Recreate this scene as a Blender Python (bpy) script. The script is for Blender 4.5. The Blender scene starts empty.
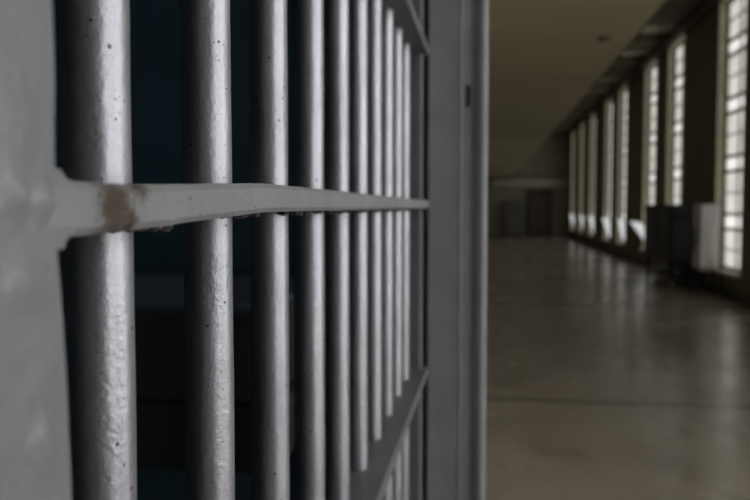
import bpy, bmesh, math, random
from mathutils import Vector, Matrix, noise

random.seed(7)
scene = bpy.context.scene
COL = scene.collection
F_PX = 800.0
EYE = 1.45

# ------------------------------------------------------------------ materials
def mat(name):
    m = bpy.data.materials.new(name)
    m.use_nodes = True
    nt = m.node_tree
    return m, nt, nt.nodes['Principled BSDF']

def nd(nt, kind, **kw):
    n = nt.nodes.new(kind)
    for k, v in kw.items():
        if k.startswith('_'):
            setattr(n, k[1:], v)
        else:
            n.inputs[k.replace('__', ' ')].default_value = v
    return n

def ramp(nt, fac, stops):
    r = nt.nodes.new('ShaderNodeValToRGB')
    el = r.color_ramp.elements
    while len(el) < len(stops):
        el.new(0.5)
    for e, (p, c) in zip(el, stops):
        e.position = p
        e.color = (*c, 1) if len(c) == 3 else c
    nt.links.new(fac, r.inputs['Fac'])
    return r.outputs['Color']

def mix(nt, fac, a, b):
    n = nt.nodes.new('ShaderNodeMix')
    n.data_type = 'RGBA'
    for sock, v in ((n.inputs[0], fac), (n.inputs[6], a), (n.inputs[7], b)):
        if hasattr(v, 'is_output'):
            nt.links.new(v, sock)
        elif isinstance(v, (int, float)):
            sock.default_value = v
        else:
            sock.default_value = (*v, 1)
    return n.outputs[2]

def math_node(nt, op, a, b=0.0):
    n = nt.nodes.new('ShaderNodeMath')
    n.operation = op
    for sock, v in zip(n.inputs, (a, b)):
        if hasattr(v, 'is_output'):
            nt.links.new(v, sock)
        else:
            sock.default_value = v
    return n.outputs[0]

def obj_coords(nt, scale=(1, 1, 1)):
    tc = nt.nodes.new('ShaderNodeTexCoord')
    mp = nt.nodes.new('ShaderNodeMapping')
    mp.inputs['Scale'].default_value = scale
    nt.links.new(tc.outputs['Object'], mp.inputs['Vector'])
    return mp.outputs['Vector']

def noise_fac(nt, vec, scale, detail=3.0, rough=0.55):
    n = nt.nodes.new('ShaderNodeTexNoise')
    n.inputs['Scale'].default_value = scale
    n.inputs['Detail'].default_value = detail
    n.inputs['Roughness'].default_value = rough
    nt.links.new(vec, n.inputs['Vector'])
    return n.outputs['Fac']

def bump(nt, b, height, strength, dist):
    n = nt.nodes.new('ShaderNodeBump')
    n.inputs['Strength'].default_value = strength
    n.inputs['Distance'].default_value = dist
    nt.links.new(height, n.inputs['Height'])
    nt.links.new(n.outputs['Normal'], b.inputs['Normal'])

RUST = (0.075, 0.042, 0.02)

def painted_steel(name, col, rough=0.42, metal=0.0, bscale=260, bstr=0.5, bdist=0.0012,
                  speck=True, spots=(), spot_r=0.008):
    """thick lumpy prison paint with rust specks and chosen worn spots"""
    m, nt, b = mat(name)
    v = obj_coords(nt)
    big = noise_fac(nt, v, 14, 4)
    c = ramp(nt, big, [(0.3, tuple(x * 0.88 for x in col)), (0.7, tuple(min(1, x * 1.08) for x in col))])
    if speck:
        vo = nd(nt, 'ShaderNodeTexVoronoi', Scale=120.0)
        nt.links.new(v, vo.inputs['Vector'])
        dd = math_node(nt, 'ADD', vo.outputs['Distance'], math_node(nt, 'MULTIPLY', noise_fac(nt, v, 900, 2), 0.16))
        dots = math_node(nt, 'LESS_THAN', dd, 0.175)
        sel = math_node(nt, 'GREATER_THAN', noise_fac(nt, v, 38, 2), 0.46)
        c = mix(nt, math_node(nt, 'MULTIPLY', math_node(nt, 'MULTIPLY', dots, sel), 0.85), c, RUST)
        fine = math_node(nt, 'GREATER_THAN', noise_fac(nt, v, 520, 2), 0.69)
        c = mix(nt, math_node(nt, 'MULTIPLY', fine, 0.55), c, (0.12, 0.1, 0.08))
    for (px, py, pz, rr) in spots:
        tc = nt.nodes.new('ShaderNodeTexCoord')
        d = nt.nodes.new('ShaderNodeVectorMath'); d.operation = 'DISTANCE'
        nt.links.new(tc.outputs['Object'], d.inputs[0]); d.inputs[1].default_value = (px, py, pz)
        q = math_node(nt, 'DIVIDE', d.outputs['Value'], rr)
        q = math_node(nt, 'ADD', q, math_node(nt, 'MULTIPLY', noise_fac(nt, v, 420, 5, .7), 2.2))
        f = ramp(nt, q, [(0.0, (1, 1, 1)), (1.0, (0, 0, 0))])
        q2 = math_node(nt, 'SUBTRACT', 2.35, q)
        q3 = nt.nodes.new('ShaderNodeClamp'); nt.links.new(math_node(nt, 'MULTIPLY', q2, 1.3), q3.inputs['Value'])
        c = mix(nt, math_node(nt, 'MULTIPLY', q3.outputs[0], 0.92), c, (0.060, 0.034, 0.014))
    nt.links.new(c, b.inputs['Base Color'])
    b.inputs['Roughness'].default_value = rough
    b.inputs['Metallic'].default_value = metal
    h = math_node(nt, 'ADD', noise_fac(nt, v, bscale, 2), math_node(nt, 'MULTIPLY', noise_fac(nt, v, bscale * .3, 2), 0.9))
    bump(nt, b, h, bstr, bdist)
    return m

def plain(name, col, rough=0.6, metal=0.0, var=0.15, scale=6, bstr=0.15, bdist=0.004):
    m, nt, b = mat(name)
    v = obj_coords(nt)
    f = noise_fac(nt, v, scale, 5)
    nt.links.new(ramp(nt, f, [(0.25, tuple(x * (1 - var) for x in col)), (0.75, tuple(min(1, x * (1 + var)) for x in col))]),
                 b.inputs['Base Color'])
    b.inputs['Roughness'].default_value = rough
    b.inputs['Metallic'].default_value = metal
    bump(nt, b, noise_fac(nt, v, scale * 9, 3), bstr, bdist)
    return m

def glow(name, col, strength, var=0.25, scale=3.0):
    """frosted pane with daylight behind it"""
    m, nt, b = mat(name)
    v = obj_coords(nt)
    f = noise_fac(nt, v, scale, 2)
    c = ramp(nt, f, [(0.3, tuple(x * (1 - var) for x in col)), (0.7, col)])
    nt.links.new(c, b.inputs['Emission Color'])
    b.inputs['Emission Strength'].default_value = strength
    b.inputs['Base Color'].default_value = (0.5, 0.5, 0.48, 1)
    b.inputs['Roughness'].default_value = 0.25
    return m

M = {}
M['bar'] = painted_steel('grey_bar_paint', (0.475, 0.475, 0.505), rough=0.45, metal=0.93, bscale=360, bstr=0.3, bdist=0.0010)
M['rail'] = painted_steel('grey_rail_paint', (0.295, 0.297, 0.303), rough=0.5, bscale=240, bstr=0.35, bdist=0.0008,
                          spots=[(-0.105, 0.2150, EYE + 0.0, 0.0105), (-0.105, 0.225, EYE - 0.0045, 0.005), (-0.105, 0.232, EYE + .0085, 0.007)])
M['rail_shaded'] = painted_steel('grey_rail_paint_shaded', (0.19, 0.19, 0.197), rough=0.55, bscale=240, bstr=0.3, bdist=0.0008)  # rail paint darkened to stand for shade on outer crossbars and far stile
M['stile'] = painted_steel('grey_stile_paint', (0.255, 0.26, 0.272), rough=0.32, bscale=150, bstr=0.45, bdist=0.003, speck=False)
M['post'] = painted_steel('grey_post_paint', (0.35, 0.352, 0.37), rough=0.45, bscale=60, bstr=0.15, bdist=0.002, speck=False)
M['weld'] = plain('rusty_weld', (0.085, 0.07, 0.055), rough=0.5, var=0.6, scale=220, bstr=0.5, bdist=0.001)
M['hole'] = plain('dark_slot', (0.03, 0.03, 0.03), rough=0.8)
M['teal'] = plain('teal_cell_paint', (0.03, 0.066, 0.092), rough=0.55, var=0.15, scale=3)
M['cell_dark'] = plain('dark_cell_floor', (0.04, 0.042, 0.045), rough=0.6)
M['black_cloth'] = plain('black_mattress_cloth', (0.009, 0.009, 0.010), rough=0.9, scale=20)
M['lit_top_cloth'] = plain('mattress_lit_top_cloth', (0.026, 0.05, 0.066), rough=0.9, scale=18)  # lit top of the dark mattress, put into the colour
M['dark_steel'] = plain('dark_bunk_steel', (0.02, 0.021, 0.023), rough=0.5)
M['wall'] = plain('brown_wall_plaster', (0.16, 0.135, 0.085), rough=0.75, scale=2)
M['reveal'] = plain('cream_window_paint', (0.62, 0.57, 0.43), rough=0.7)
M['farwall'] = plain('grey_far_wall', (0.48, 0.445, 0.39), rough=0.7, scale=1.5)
M['ledge'] = plain('cream_ledge_paint', (0.70, 0.62, 0.52), rough=0.7)
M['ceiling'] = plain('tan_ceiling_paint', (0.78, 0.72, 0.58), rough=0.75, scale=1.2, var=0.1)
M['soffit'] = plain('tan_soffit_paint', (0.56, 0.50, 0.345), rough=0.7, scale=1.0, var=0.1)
M['dark_trim'] = plain('dark_beam_paint', (0.035, 0.032, 0.028), rough=0.6)
M['pipe'] = plain('dark_grey_pipe_paint', (0.06, 0.062, 0.065), rough=0.5)
M['muntin'] = plain('window_bar_paint', (0.30, 0.28, 0.22), rough=0.6)
M['cart'] = plain('dark_cart_steel', (0.022, 0.023, 0.025), rough=0.55, metal=0.0)
M['rubber'] = plain('black_rubber', (0.012, 0.012, 0.012), rough=0.8)
M['caster'] = plain('grey_caster_steel', (0.25, 0.24, 0.22), rough=0.4, metal=0.6)
M['white_cloth'] = plain('white_bag_cloth', (0.88, 0.87, 0.89), rough=0.9, var=0.06, scale=10)
M['door_far'] = plain('dull_brown_door_paint', (0.17, 0.13, 0.11), rough=0.6)
M['cabinet'] = plain('dull_green_grey_paint', (0.20, 0.205, 0.19), rough=0.6)
M['lamp'] = plain('dark_lamp_metal', (0.15, 0.13, 0.095), rough=0.5)
M['pane'] = glow('frosted_pane', (0.97, 0.965, 0.89), 0.66)
M['vent_pane'] = glow('open_vent_pane', (1.0, 0.985, 0.95), 0.84, 0.1)
M['hopper_pane'] = glow('tilted_pane', (0.95, 0.97, 1.0), 0.62, 0.15)
M['near_pane'] = glow('unseen_pane_boosted', (0.95, 0.97, 1.0), 4.6, 0.1)  # panes of unseen near windows, glow raised to light the bars

def floor_material():
    m, nt, b = mat('polished_concrete')
    v = obj_coords(nt)
    a = noise_fac(nt, v, 0.8, 5, .6)
    c = ramp(nt, a, [(0.3, (0.37, 0.33, 0.275)), (0.55, (0.46, 0.412, 0.345)), (0.75, (0.54, 0.485, 0.41))])
    s = noise_fac(nt, obj_coords(nt, (1.6, 0.9, 1)), 1.3, 3)
    st = ramp(nt, s, [(0.55, (0, 0, 0)), (0.72, (1, 1, 1))])
    c = mix(nt, math_node(nt, 'MULTIPLY', st, 0.55), c, (0.18, 0.158, 0.128))
    # expansion joints across the corridor
    tc = nt.nodes.new('ShaderNodeTexCoord')
    sx = nt.nodes.new('ShaderNodeSeparateXYZ'); nt.links.new(tc.outputs['Object'], sx.inputs[0])
    y = math_node(nt, 'ADD', sx.outputs['Y'], math_node(nt, 'MULTIPLY', math_node(nt, 'SUBTRACT', noise_fac(nt, v, 2.0, 2), 0.5), 0.12))
    k = math_node(nt, 'ABSOLUTE', math_node(nt, 'SUBTRACT', math_node(nt, 'MODULO', math_node(nt, 'ADD', y, 30.0), 6.0), 0.05))
    j = math_node(nt, 'LESS_THAN', k, 0.045)
    c = mix(nt, math_node(nt, 'MULTIPLY', j, 0.6), c, (0.03, 0.028, 0.024))
    nt.links.new(c, b.inputs['Base Color'])
    r = ramp(nt, noise_fac(nt, v, 1.7, 4), [(0.3, (0.17,) * 3), (0.7, (0.30,) * 3)])
    nt.links.new(r, b.inputs['Roughness'])
    b.inputs['IOR'].default_value = 1.65      # waxed
    bump(nt, b, noise_fac(nt, v, 5, 3), 0.25, 0.012)
    return m
M['floor'] = floor_material()

# ------------------------------------------------------------------ geometry helpers
def box(bm, lo, hi, bev=0.0, mi=0, seg=2):
    c = [(a + b) / 2 for a, b in zip(lo, hi)]
    s = [abs(b - a) for a, b in zip(lo, hi)]
    r = bmesh.ops.create_cube(bm, size=1.0)
    vs = r['verts']
    for v in vs:
        v.co = Vector((c[0] + v.co.x * s[0], c[1] + v.co.y * s[1], c[2] + v.co.z * s[2]))
    fs = {f for v in vs for f in v.link_faces}
    for f in fs:
        f.material_index = mi
    if bev > 0:
        es = list({e for v in vs for e in v.link_edges})
        bmesh.ops.bevel(bm, geom=es, offset=bev, segments=seg, affect='EDGES', profile=0.5)

def tube(bm, pts, r, seg=16, cap=True, mi=0, rfun=None):
    pts = [Vector(p) for p in pts]
    rings = []
    for i, p in enumerate(pts):
        t = (pts[min(i + 1, len(pts) - 1)] - pts[max(i - 1, 0)]).normalized()
        ref = Vector((1, 0, 0)) if abs(t.x) < 0.9 else Vector((0, 1, 0))
        u = t.cross(ref).normalized(); w = t.cross(u).normalized()
        ring = []
        for k in range(seg):
            a = 2 * math.pi * k / seg
            rr = r if rfun is None else rfun(i, a)
            ring.append(bm.verts.new(p + (u * math.cos(a) + w * math.sin(a)) * rr))
        rings.append(ring)
    for a, b in zip(rings, rings[1:]):
        for k in range(seg):
            f = bm.faces.new((a[k], a[(k + 1) % seg], b[(k + 1) % seg], b[k]))
            f.material_index = mi; f.smooth = True
    if cap:
        bm.faces.new(list(reversed(rings[0]))).material_index = mi
        bm.faces.new(rings[-1]).material_index = mi

def sweep(bm, sections):
    """sections: list of equal-length closed loops of points"""
    rings = [[bm.verts.new(p) for p in s] for s in sections]
    n = len(rings[0])
    for a, b in zip(rings, rings[1:]):
        for k in range(n):
            bm.faces.new((a[k], a[(k + 1) % n], b[(k + 1) % n], b[k])).smooth = True
    bm.faces.new(list(reversed(rings[0]))); bm.faces.new(rings[-1])

def obj(name, bm, m, parent=None, smooth_angle=None, **props):
    bmesh.ops.recalc_face_normals(bm, faces=bm.faces[:])
    me = bpy.data.meshes.new(name)
    bm.to_mesh(me); bm.free()
    for x in (m if isinstance(m, (list, tuple)) else [m]):
        me.materials.append(x)
    o = bpy.data.objects.new(name, me)
    COL.objects.link(o)
    if smooth_angle is not None:
        for p in me.polygons:
            p.use_smooth = True
        try:
            me.set_sharp_from_angle(angle=smooth_angle)
        except Exception:
            pass
    if parent:
        o.parent = parent
        # keep geometry where it was built
        base = Vector((0, 0, 0)); q = parent
        while q:
            base += q.location; q = q.parent
        o.location = -base if o.parent.parent is None else Vector((0, 0, 0))
    for k, v in props.items():
        o[k] = v
    return o

def thing(name, label, cat, loc, group=None):
    o = bpy.data.objects.new(name, None)
    COL.objects.link(o)
    o.location = loc
    o.empty_display_size = 0.1
    o['label'] = label; o['category'] = cat
    if group:
        o['group'] = group
    return o

def struct(name, bm, m, **kw):
    return obj(name, bm, m, kind='structure', **kw)

# ------------------------------------------------------------------ the setting
XW = 3.77          # inner face of the window wall
XC = -0.14         # plane of the cell fronts
Y0, Y1 = -9.0, 40.0
ZC = EYE + 3.70    # high ceiling
ZG = EYE + 1.43    # underside of the upper walkway
XG = 1.205          # edge of the upper walkway
SILL, HEAD = 0.42, EYE + 3.38

bm = bmesh.new(); box(bm, (-2.6, Y0 - .3, -0.2), (XW + 0.6, Y1 + .3, 0.0)); struct('floor', bm, M['floor'])
bm = bmesh.new(); box(bm, (-2.6, Y0 - .3, ZC), (XW + 0.6, Y1 + .3, ZC + 0.2))
struct('ceiling', bm, M['ceiling'])
# underside of the upper walkway, the lower ceiling of the picture
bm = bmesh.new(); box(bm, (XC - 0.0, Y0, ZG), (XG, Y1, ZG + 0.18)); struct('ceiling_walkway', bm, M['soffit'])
bm = bmesh.new()
box(bm, (XG, Y0, ZG - 0.006), (XG + 0.012, Y1, ZG + 0.24), 0.003)
struct('trim_1', bm, M['dark_trim'])

centres = []
for c in (-1.25, 1.45, 5.35 - 1.3, 5.35 + 1.3, 10.8, 13.4, 17.22, 19.8, 23.8, 26.5, 30.5, 33.8, 37.3):  # first two are out of view, placed to light the bars
    centres.append(c)
HALF = 0.71
# window wall: one mesh with its openings
bm = bmesh.new()
T = 0.16
box(bm, (XW, Y0, 0), (XW + T, Y1, SILL))
box(bm, (XW, Y0, HEAD), (XW + T, Y1, ZC))
edges = [Y0]
for c in centres:
    edges += [c - HALF, c + HALF]
edges.append(Y1)
for a, b in zip(edges[::2], edges[1::2]):
    box(bm, (XW, a, SILL), (XW + T, b, HEAD))
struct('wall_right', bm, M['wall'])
bm = bmesh.new(); box(bm, (XW - 0.03, Y0, 0), (XW, Y1, 0.16), 0.006); struct('baseboard_right', bm, M['dark_trim'])

ROWS = [SILL, 1.09, 1.33, 2.03, 2.27, 2.98, 3.22, 3.92, 4.16, HEAD]
for i, c in enumerate(centres):
    near = c < 3
    a, b = c - HALF, c + HALF
    xp = XW + T - 0.02
    fr = bmesh.new()
    box(fr, (xp - 0.03, a, SILL), (xp + 0.04, a + 0.06, HEAD))
    box(fr, (xp - 0.03, b - 0.06, SILL), (xp + 0.04, b, HEAD))
    for z in ROWS:
        zz = min(max(z, SILL + .03), HEAD - .03)
        box(fr, (xp - 0.028, a + .06, zz - 0.028), (xp + 0.04, b - .06, zz + 0.028))
    for z0, z1 in zip(ROWS, ROWS[1:]):      # thin bars halving the tall panes
        if z1 - z0 > 0.5:
            zm = (z0 + z1) / 2
            box(fr, (xp - 0.02, a + .06, zm - 0.012), (xp + 0.03, b - .06, zm + 0.012))
    for k in (1,):
        yy = a + (b - a) * k / 2
        box(fr, (xp - 0.02, yy - 0.016, SILL + .06), (xp + 0.03, yy + 0.016, HEAD - .06))
    w = struct('window_%d' % (i + 1), fr, M['muntin'])
    lin = bmesh.new()      # painted reveal lining of the opening
    box(lin, (XW - 0.012, a, SILL), (xp - 0.03, a + 0.012, HEAD))
    box(lin, (XW - 0.012, b - 0.012, SILL), (xp - 0.03, b, HEAD))
    box(lin, (XW - 0.012, a, HEAD - 0.012), (xp - 0.03, b, HEAD))
    obj('window_reveal', lin, M['reveal'], w)
    si = bmesh.new()
    box(si, (XW - 0.08, a - 0.04, SILL - 0.05), (xp - 0.03, b + 0.04, SILL + 0.004), 0.008)
    obj('window_sill', si, M['reveal'], w)
    pn = bmesh.new()
    open_hopper = (not near) and i not in (4, 5)
    for r, (z0, z1) in enumerate(zip(ROWS, ROWS[1:])):
        mi = 1 if r in (1, 3, 5, 7) else 0
        if r == 0 and open_hopper:
            continue
        box(pn, (xp + 0.005, a + 0.05, z0), (xp + 0.015, b - 0.05, z1), 0, mi)
    obj('pane', pn, [M['near_pane']] * 2 if near else [M['pane'], M['vent_pane']], w)
    if open_hopper:
        hp = bmesh.new()
        tilt = 0.46 if i == 7 else random.uniform(0.12, 0.30)
        zt = 1.09
        p = [Vector((xp, a + 0.07, SILL + 0.04)), Vector((xp, b - 0.07, SILL + 0.04)),
             Vector((xp - tilt, b - 0.07, zt)), Vector((xp - tilt, a + 0.07, zt))]
        n = Vector((0.014, 0, 0.008))
        vs = [hp.verts.new(q) for q in p] + [hp.verts.new(q + n) for q in p]
        for f in ((0, 1, 2, 3), (7, 6, 5, 4), (0, 4, 5, 1), (1, 5, 6, 2), (2, 6, 7, 3), (3, 7, 4, 0)):
            hp.faces.new([vs[k] for k in f])
        obj('tilted_sash', hp, M['hopper_pane'], w)

# beams added over the piers to split the ceiling light into patches
tr = 3
for a, b in zip(edges[::2], edges[1::2]):
    bm = bmesh.new(); box(bm, (XG + 0.9, a + .02, ZC - 0.17), (XW, b - .02, ZC), 0.01)
    struct('trim_%d' % tr, bm, M['wall']); tr += 1

# far end of the corridor
bm = bmesh.new(); box(bm, (-2.6, Y1, 0), (XW + .6, Y1 + .2, ZC)); struct('wall_back', bm, M['farwall'])
bm = bmesh.new(); box(bm, (0.1, Y1 - 0.5, 2.42), (XW, Y1, 2.80), 0.02); struct('trim_2', bm, M['ledge'])
bm = bmesh.new(); box(bm, (-2.6, Y0 - .2, 0), (XW + .6, Y0, ZC)); struct('wall_front', bm, M['wall'])
d = bmesh.new(); box(d, (1.9, Y1 - 0.05, 0), (2.95, Y1, 2.15), 0.01)
door = struct('door_1', d, M['door_far'])
d = bmesh.new(); box(d, (1.80, Y1 - 0.08, 0), (1.9, Y1, 2.25), 0.01); box(d, (2.95, Y1 - 0.08, 0), (3.05, Y1, 2.25), 0.01)
box(d, (1.8, Y1 - 0.08, 2.15), (3.05, Y1, 2.25), 0.01); obj('door_frame', d, M['dark_trim'], door)
d = bmesh.new(); tube(d, [(2.02, Y1 - .05, 1.0), (2.02, Y1 - .11, 1.0), (2.14, Y1 - .11, 1.0)], 0.012, 8); obj('door_handle', d, M['caster'], door)

# cell-front wall along the corridor past the post, and above the walkway
bm = bmesh.new()
box(bm, (XC - 0.1, 1.52, 0), (XC, Y1, ZC))
box(bm, (XC - 0.1, Y0, 0), (XC, -0.05, ZC))
box(bm, (XC - 0.1, -0.05, 2.42), (XC, 1.52, ZC))
struct('wall_left', bm, M['farwall'])

# the cell behind the bars
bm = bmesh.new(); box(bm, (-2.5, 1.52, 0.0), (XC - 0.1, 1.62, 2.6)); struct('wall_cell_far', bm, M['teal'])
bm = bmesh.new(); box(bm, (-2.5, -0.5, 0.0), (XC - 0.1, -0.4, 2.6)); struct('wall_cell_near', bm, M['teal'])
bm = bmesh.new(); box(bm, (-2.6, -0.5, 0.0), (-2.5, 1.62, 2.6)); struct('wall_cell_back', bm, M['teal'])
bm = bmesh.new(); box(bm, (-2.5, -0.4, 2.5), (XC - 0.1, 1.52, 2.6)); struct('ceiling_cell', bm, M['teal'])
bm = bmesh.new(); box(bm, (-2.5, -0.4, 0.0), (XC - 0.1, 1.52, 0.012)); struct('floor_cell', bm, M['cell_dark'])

# ------------------------------------------------------------------ bunk and mattress
BY0, BY1 = 0.95, 1.50
bunk = thing('bunk_bed', 'dark steel wall bunk inside the cell behind the bars', 'bed', (-1.2, 1.23, 0.012))
b = bmesh.new(); box(b, (-2.3, BY0, 1.115), (-0.262, BY1, 1.20), 0.006); obj('bunk_frame', b, M['dark_steel'], bunk)
for lx in (-2.26, -0.34):
    for ly in (BY0 + .03, BY1 - .03):
        b = bmesh.new(); tube(b, [(lx, ly, 0.012), (lx, ly, 1.15)], 0.016, 12); obj('leg', b, M['dark_steel'], bunk)
b = bmesh.new(); box(b, (-2.28, BY0 + .005, 1.20), (-0.272, BY1 - .01, 1.318), 0.012, seg=3)
o = obj('mattress', b, M['black_cloth'], smooth_angle=0.8)
o['label'] = 'thin dark mattress with a teal slab for its lit top lying on the bunk inside the dark cell'; o['category'] = 'mattress'
b = bmesh.new(); box(b, (-2.28, BY0 + .012, 1.315), (-0.28, BY1 - .015, 1.325), 0.004); obj('lit_top', b, M['lit_top_cloth'], o, label='teal slab added as lit top')  # added slab that paints the mattress top as lit

# ------------------------------------------------------------------ the barred door
S, YB, XB, R = 0.115, 0.2745, -0.1410, 0.0122
XR0, XR1 = -0.105, -0.175
door = thing('cell_door', 'grey painted barred cell door with chipped crossbars in the foreground', 'door', (XB, 0.75, 0.0))

def make_bar(k):
    y = YB + k * S
    b = bmesh.new()
    n = 90
    pts = [(XB, y, 0.06 + (2.36 - 0.06) * i / n) for i in range(n + 1)]
    def rf(i, a):
        p = Vector((math.cos(a) * 2.0, math.sin(a) * 2.0 + k * 9, i * 0.55))
        return R + 0.00035 * noise.noise(p)
    tube(b, pts, R, 36, rfun=rf)
    return obj('bar', b, M['bar'], door)
bars = [make_bar(k) for k in range(10)]

def rail_section(y, zc, hh, xf=XR0, xb=XR1, c=0.0022):
    return [(xf, y, zc - hh + c), (xf, y, zc + hh - c), (xf - c, y, zc + hh), (xb + c, y, zc + hh),
            (xb, y, zc + hh - c), (xb, y, zc - hh + c), (xb + c, y, zc - hh), (xf - c, y, zc - hh)]

ZMID = EYE + 0.0045
rails = []
for q, zc in enumerate((ZMID, ZMID + 0.266, ZMID - 0.2965, ZMID + 0.54, ZMID + .81, ZMID - .59, ZMID - .88, ZMID - 1.17, ZMID - 1.36)):
    b = bmesh.new()
    secs = []
    n = 150 if q < 3 else 20
    for i in range(n + 1):
        y = 0.15 + (1.415 - 0.15) * i / n
        hh, zz = 0.0069, zc
        if q == 0:
            t = max(0.0, min(1.0, (0.40 - y) / 0.20))
            zz -= 0.0048 * t * t * (3 - 2 * t)
        if q < 3:
            fl = max(0.0, min(1.0, (0.212 - y) / 0.03))      # weld flare into the near stile
            hh += 0.0004 * fl ** 2
            wob = noise.noise(Vector((y * 55, q * 5.0, 0.3)))
            secs.append([(x + 0.0004 * noise.noise(Vector((y * 160, z * 300, 3.0))), yy,
                          z + (0.0005 * noise.noise(Vector((y * 190, 7.7 + q, x * 40))) if z < zz else 0.00025 * wob))
                         for (x, yy, z) in rail_section(y, zz, hh)])
        else:
            secs.append(rail_section(y, zz, hh))
    sweep(b, secs)
    rails.append(obj('crossbar', b, M['rail'] if q == 0 else M['rail_shaded'], door, smooth_angle=0.6))

def zloc(y):
    t = max(0.0, min(1.0, (0.40 - y) / 0.20))
    return ZMID - 0.0048 * t * t * (3 - 2 * t)

# rough weld runs where the bars pass through the middle and neighbouring crossbars
def weld(zs, y, under, seed, parent):
    rnd = random.Random(seed)
    b = bmesh.new()
    for j in range(22):
        a = rnd.uniform(-1.1, 1.1)           # corridor side only
        rr = R + rnd.uniform(0.0005, 0.013)
        r0 = rnd.uniform(0.0013, 0.0031)
        res = bmesh.ops.create_icosphere(b, subdivisions=2, radius=r0)
        cx = XB + math.cos(a) * rr; cy = y + math.sin(a) * rr * 1.25
        for v in res['verts']:
            nn = noise.noise(v.co * 700 + Vector((seed, j, 0)))
            v.co = v.co * (1 + 0.35 * nn)
            v.co.z *= 0.75
            v.co += Vector((cx, cy, zs + (-0.0008 if under else 0.0008)))
    # welds join the crossbar; they are a sub-part of it
    return obj('weld_bead', b, M['weld'], parent, smooth_angle=1.2)
for k in range(10):
    weld(zloc(YB + k * S) - 0.0074, YB + k * S, True, 100 + k, rails[0])

# near stile: broad flat upright with lumps of paint over old welds
b = bmesh.new()
ny, nz = 36, 190
YS0, YS1, ZS0, ZS1 = -0.02, 0.1865, 0.04, 2.38
lumps = [(0.165, EYE + .0028, .0035, .0034), (0.1775, EYE + .0018, .003, .0026), (0.166, EYE - .0160, .004, .0022),
         (0.174, EYE - .018, .004, .0016), (0.171, EYE - .057, .004, .0026), (0.1665, EYE + .0175, .006, .0018)]
for _ in range(70):
    lumps.append((random.uniform(0.0, .178), random.uniform(EYE - .4, EYE + .4), random.uniform(.003, .008), random.uniform(.0004, .0013)))
grid = []
for i in range(nz + 1):
    # dense rows near the eye line
    t = i / nz
    z = EYE + (abs(2 * t - 1) ** 3) * (1 if t > .5 else -1) * (ZS1 - EYE if t > .5 else EYE - ZS0)
    row = []
    for j in range(ny + 1):
        u = j / ny
        y = YS0 + (YS1 - YS0) * (1 - (1 - u) ** 1.8)
        e = 0.0012 * noise.noise(Vector((y * 30, z * 22, 1.0)))
        yy = y + (0.0011 * noise.noise(Vector((z * 30, 2.0, 5.0))) if j == ny else 0)
        yy += 0.0065 * (1 - math.exp(-max(0.0, EYE - .01 - z) / 0.06)) - 0.0012 * (1 - math.exp(-max(0.0, z - EYE) / 0.03))
        near_edge = max(0.0, (y - (YS1 - 0.004)) / 0.004)
        x = XR0 + e * 0.6 - 0.0016 * near_edge ** 2
        for (ly, lz, lr, lh) in lumps:
            dd = ((y - ly) / lr) ** 2 + ((z - lz) / (lr * 1.5)) ** 2
            if dd < 6:
                x += lh * (1.3 if lh > .0014 else 0.9) * math.exp(-dd)
        row.append(b.verts.new((x, yy, z)))
    grid.append(row)
for r0, r1 in zip(grid, grid[1:]):
    for j in range(ny):
        b.faces.new((r0[j], r0[j + 1], r1[j + 1], r1[j])).smooth = True
XSB = XR1
back = [[b.verts.new((XSB, row[j].co.y, row[j].co.z)) for j in (0, ny)] for row in grid]
for i in range(nz):
    b.faces.new((back[i][0], back[i + 1][0], back[i + 1][1], back[i][1]))
    b.faces.new((grid[i][ny], back[i][1], back[i + 1][1], grid[i + 1][ny]))
    b.faces.new((grid[i][0], grid[i + 1][0], back[i + 1][0], back[i][0]))
for i, rev in ((0, False), (nz, True)):
    f = list(grid[i]) + [back[i][1], back[i][0]]
    b.faces.new(f if not rev else list(reversed(f)))
obj('stile', b, M['stile'], door)
# weld fillets where the middle crossbar runs into the stile
b = bmesh.new()
for sgn in (1, -1):
    zc = ZMID - 0.0048
    g = 0.0005 if sgn < 0 else 0.0
    prof = [(0.180, 0.0), (0.180, 0.0102 + g), (0.1866 + g, 0.0096 + g), (0.1880 + g, 0.0082), (0.1897 + g, 0.0073), (0.1925 + g, 0.0067), (0.194, 0.0)]
    secs = [[(x, y, zc + sgn * z) for (y, z) in prof] for x in (XR0 - 0.0004, XR0 - 0.0015, XR0 - .03)]
    sweep(b, secs)
bmesh.ops.remove_doubles(b, verts=b.verts[:], dist=1e-6)
obj('weld_fillet', b, M['stile'], door, smooth_angle=0.5)
# far stile plate, its shade behind the last bar put into darker paint
b = bmesh.new(); box(b, (-0.175, 1.385, 0.04), (-0.116, 1.418, 2.38), 0.003); obj('stile', b, M['rail_shaded'], door)

# ------------------------------------------------------------------ door post at the far end
post = thing('door_post', 'tall grey steel post at the far end of the barred door', 'post', (-0.06, 1.45, 0.0))
PT = ZG - 0.002
b = bmesh.new(); box(b, (-0.108, 1.420, 0), (-0.050, 1.470, PT), 0.003); obj('front_flange', b, M['post'], post)
b = bmesh.new(); tube(b, [(-0.0500, 1.4205, 0), (-0.0500, 1.4205, PT)], 0.0022, 10); obj('edge_seam', b, M['post'], post)
b = bmesh.new(); box(b, (-0.050, 1.446, 0), (-0.020, 1.500, PT), 0.002); obj('web', b, M['post'], post)
b = bmesh.new(); box(b, (-0.0225, 1.434, 0), (-0.0035, 1.510, PT), 0.009, seg=4); obj('edge_channel', b, M['post'], post, smooth_angle=0.6)
b = bmesh.new(); box(b, (-0.0415, 1.4435, EYE + .178), (-0.0345, 1.4475, EYE + .216), 0.0015); obj('slot', b, M['hole'], post, label='small dark slot')
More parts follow.
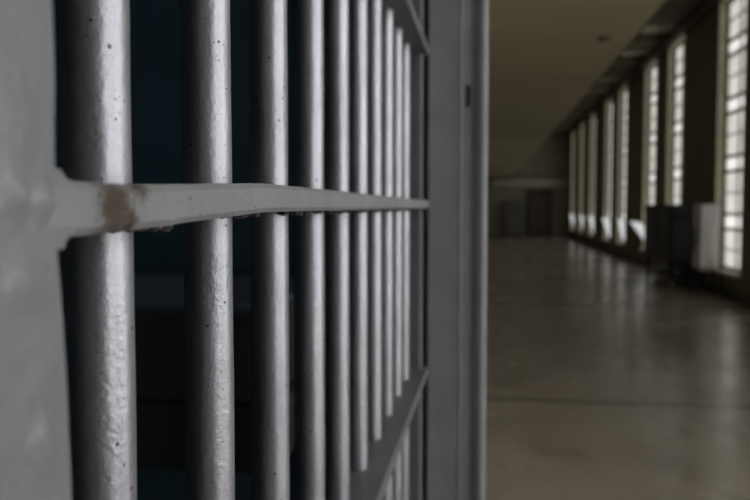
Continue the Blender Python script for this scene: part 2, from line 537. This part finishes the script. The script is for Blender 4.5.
for zz in (EYE - .375, EYE - .9):
    b = bmesh.new(); tube(b, [(-0.034, 1.446, zz), (-0.034, 1.441, zz)], 0.0045, 6); obj('bolt', b, M['post'], post)
b = bmesh.new(); box(b, (-0.175, 1.472, 0), (-0.051, 1.518, 2.415), 0.002); obj('back_plate', b, M['post'], post)

# ------------------------------------------------------------------ lamp and pipe overhead
lamp = thing('ceiling_lamp', 'small dark round ceiling fitting under the walkway', 'lamp', (0.95, 7.05, ZG))
b = bmesh.new()
tube(b, [(0.95, 7.05, ZG), (0.95, 7.05, ZG - .012)], 0.06, 20); obj('base', b, M['lamp'], lamp)
b = bmesh.new()
tube(b, [(0.95, 7.05, ZG - .012 - .03 * math.sin(t)) for t in [i * math.pi / 2 / 6 for i in range(7)]], 0.07, 20,
     rfun=lambda i, a: max(0.006, 0.045 * math.cos(i * math.pi / 2 / 6)))
obj('globe', b, M['lamp'], lamp)
pipe = thing('pipe', 'long dark grey pipe fixed high along the window wall', 'pipe', (3.68, 15, EYE + 3.42))
b = bmesh.new(); tube(b, [(3.66, Y0 + .2, EYE + 3.42), (3.66, Y1 - .2, EYE + 3.42)], 0.05, 14); obj('tube', b, M['pipe'], pipe)
for yy in range(-6, 40, 5):
    b = bmesh.new(); box(b, (3.60, yy - .03, EYE + 3.36), (XW - .004, yy + .03, EYE + 3.375), 0.003); box(b, (3.60, yy - .03, EYE + 3.36), (3.612, yy + .03, EYE + 3.48), .003)
    obj('bracket', b, M['pipe'], pipe)

# ------------------------------------------------------------------ cart and hamper by the window wall
cart = thing('meal_cart', 'tall dark closed cart on casters standing against the window wall', 'cart', (3.42, 15.8, 0))
cx0, cx1, cy0, cy1, cz0, cz1 = 3.16, 3.70, 14.6, 17.0, 0.46, 1.50
b = bmesh.new(); box(b, (cx0, cy0, cz0), (cx1, cy1, cz1), 0.03, seg=3); obj('body', b, M['cart'], cart)
for k in range(2):
    ya = cy0 + .05 + k * 1.16
    b = bmesh.new(); box(b, (cx0 - .02, ya, cz0 + .05), (cx0 + .002, ya + 1.13, cz1 - .06), 0.008)
    dd = obj('door', b, M['cart'], cart)
    b = bmesh.new(); yh = ya + (1.06 if k == 0 else .07)
    tube(b, [(cx0 - .02, yh, .85), (cx0 - .06, yh, .85), (cx0 - .06, yh, 1.1), (cx0 - .02, yh, 1.1)], .01, 8)
    obj('handle', b, M['caster'], dd)
b = bmesh.new(); tube(b, [(cx0 + .06, cy0 + .0, 1.28), (cx0 + .06, cy0 - .08, 1.28), (cx1 - .06, cy0 - .08, 1.28), (cx1 - .06, cy0, 1.28)], .014, 10)
obj('push_bar', b, M['cart'], cart)
b = bmesh.new(); box(b, (cx0 + .02, cy0 + .03, 0.20), (cx1 - .02, cy1 - .03, 0.24), 0.008); obj('lower_shelf', b, M['cart'], cart)
for lx in (cx0 + .06, cx1 - .06):
    for ly in (cy0 + .07, cy1 - .07):
        b = bmesh.new(); box(b, (lx - .03, ly - .03, .12), (lx + .03, ly + .03, cz0 + .01), .006); lg = obj('leg', b, M['cart'], cart)
        b = bmesh.new(); tube(b, [(lx - .022, ly, .075), (lx + .022, ly, .075)], .075, 20); obj('caster', b, M['caster'], lg)
ham = thing('laundry_hamper', 'white cloth laundry bag hanging in a stand beside the near window', 'hamper', (3.48, 13.7, 0))
hx0, hx1, hy0, hy1 = 3.33, 3.67, 13.42, 13.80
b = bmesh.new()
loop = [(hx0, hy0), (hx1, hy0), (hx1, hy1), (hx0, hy1)]
n = 64; secs = []
levels = 26
for i in range(levels + 1):
    t = i / levels
    z = 1.50 - t * (1.50 - 0.42)
    waist = 1.0 - 0.20 * math.exp(-((t - .55) / .22) ** 2) - (0.35 * max(0, (t - .93) / .07) ** 2)
    ring = []
    for k in range(n):
        a = 2 * math.pi * k / n
        ex = 0.32
        cx = math.copysign(abs(math.cos(a)) ** ex, math.cos(a)); cy = math.copysign(abs(math.sin(a)) ** ex, math.sin(a))
        fold = 1 + 0.05 * math.sin(a * 9 + 2.2 * math.sin(t * 3)) * (0.3 + t)
        ring.append(((hx0 + hx1) / 2 + cx * (hx1 - hx0) / 2 * waist * fold, (hy0 + hy1) / 2 + cy * (hy1 - hy0) / 2 * waist * fold,
                     z - 0.03 * math.sin(a * 2) * (1 - t)))
    secs.append(ring)
sweep(b, secs); obj('bag', b, M['white_cloth'], ham, smooth_angle=1.2)
for lx in (hx0 - .01, hx1 + .01):
    for ly in (hy0 - .02, hy1 + .02):
        b = bmesh.new(); tube(b, [(lx, ly, .0), (lx, ly, 1.50)], .012, 10); obj('leg', b, M['cart'], ham)
for z in (1.50, .18):
    b = bmesh.new()
    p = [(hx0 - .01, hy0 - .02, z), (hx1 + .01, hy0 - .02, z), (hx1 + .01, hy1 + .02, z), (hx0 - .01, hy1 + .02, z), (hx0 - .01, hy0 - .02, z)]
    tube(b, p, .012, 10)
    obj('rail', b, M['cart'], ham)

cab = thing('cabinet', 'dull grey green locker against the far end wall', 'cabinet', (1.2, Y1 - .3, 0))
b = bmesh.new(); box(b, (0.75, Y1 - .55, 0.06), (1.65, Y1 - .02, 1.75), .01); obj('body', b, M['cabinet'], cab)
for k in range(2):
    b = bmesh.new(); box(b, (.77 + k * .435, Y1 - .57, .1), (1.195 + k * .435, Y1 - .55, 1.72), .006); dd = obj('door', b, M['cabinet'], cab)
    b = bmesh.new(); box(b, (1.14 + k * .08, Y1 - .59, .85), (1.165 + k * .08, Y1 - .57, 1.0), .004); obj('handle', b, M['caster'], dd)
b = bmesh.new(); box(b, (.79, Y1 - .5, 0), (1.61, Y1 - .05, .06)); obj('plinth', b, M['dark_trim'], cab)

# ------------------------------------------------------------------ world, camera, view
w = bpy.data.worlds.new('World'); scene.world = w; w.use_nodes = True
bg = w.node_tree.nodes['Background']
bg.inputs['Color'].default_value = (0.75, 0.82, 0.9, 1); bg.inputs['Strength'].default_value = 0.6

cam = bpy.data.cameras.new('camera'); co = bpy.data.objects.new('camera', cam); COL.objects.link(co)
co.location = (0, 0, EYE)
cam.sensor_width = 36.0
cam.lens = F_PX / 750 * 36
cam.clip_start = 0.01; cam.clip_end = 200
pitch = math.atan(43 / F_PX)
yaw = math.atan(114 / F_PX * math.cos(pitch))
co.rotation_euler = (math.pi / 2 - pitch, 0, yaw)
cam.dof.use_dof = True
cam.dof.focus_distance = 0.385
cam.dof.aperture_fstop = 11.0
scene.camera = co

vs = scene.view_settings
vs.view_transform = 'Standard'; vs.look = 'None'; vs.exposure = 0.14; vs.gamma = 1.0; vs.use_curve_mapping = False
scene.cycles.use_denoising = True
scene.cycles.max_bounces = 8
scene.cycles.diffuse_bounces = 5
scene.cycles.sample_clamp_indirect = 4.0
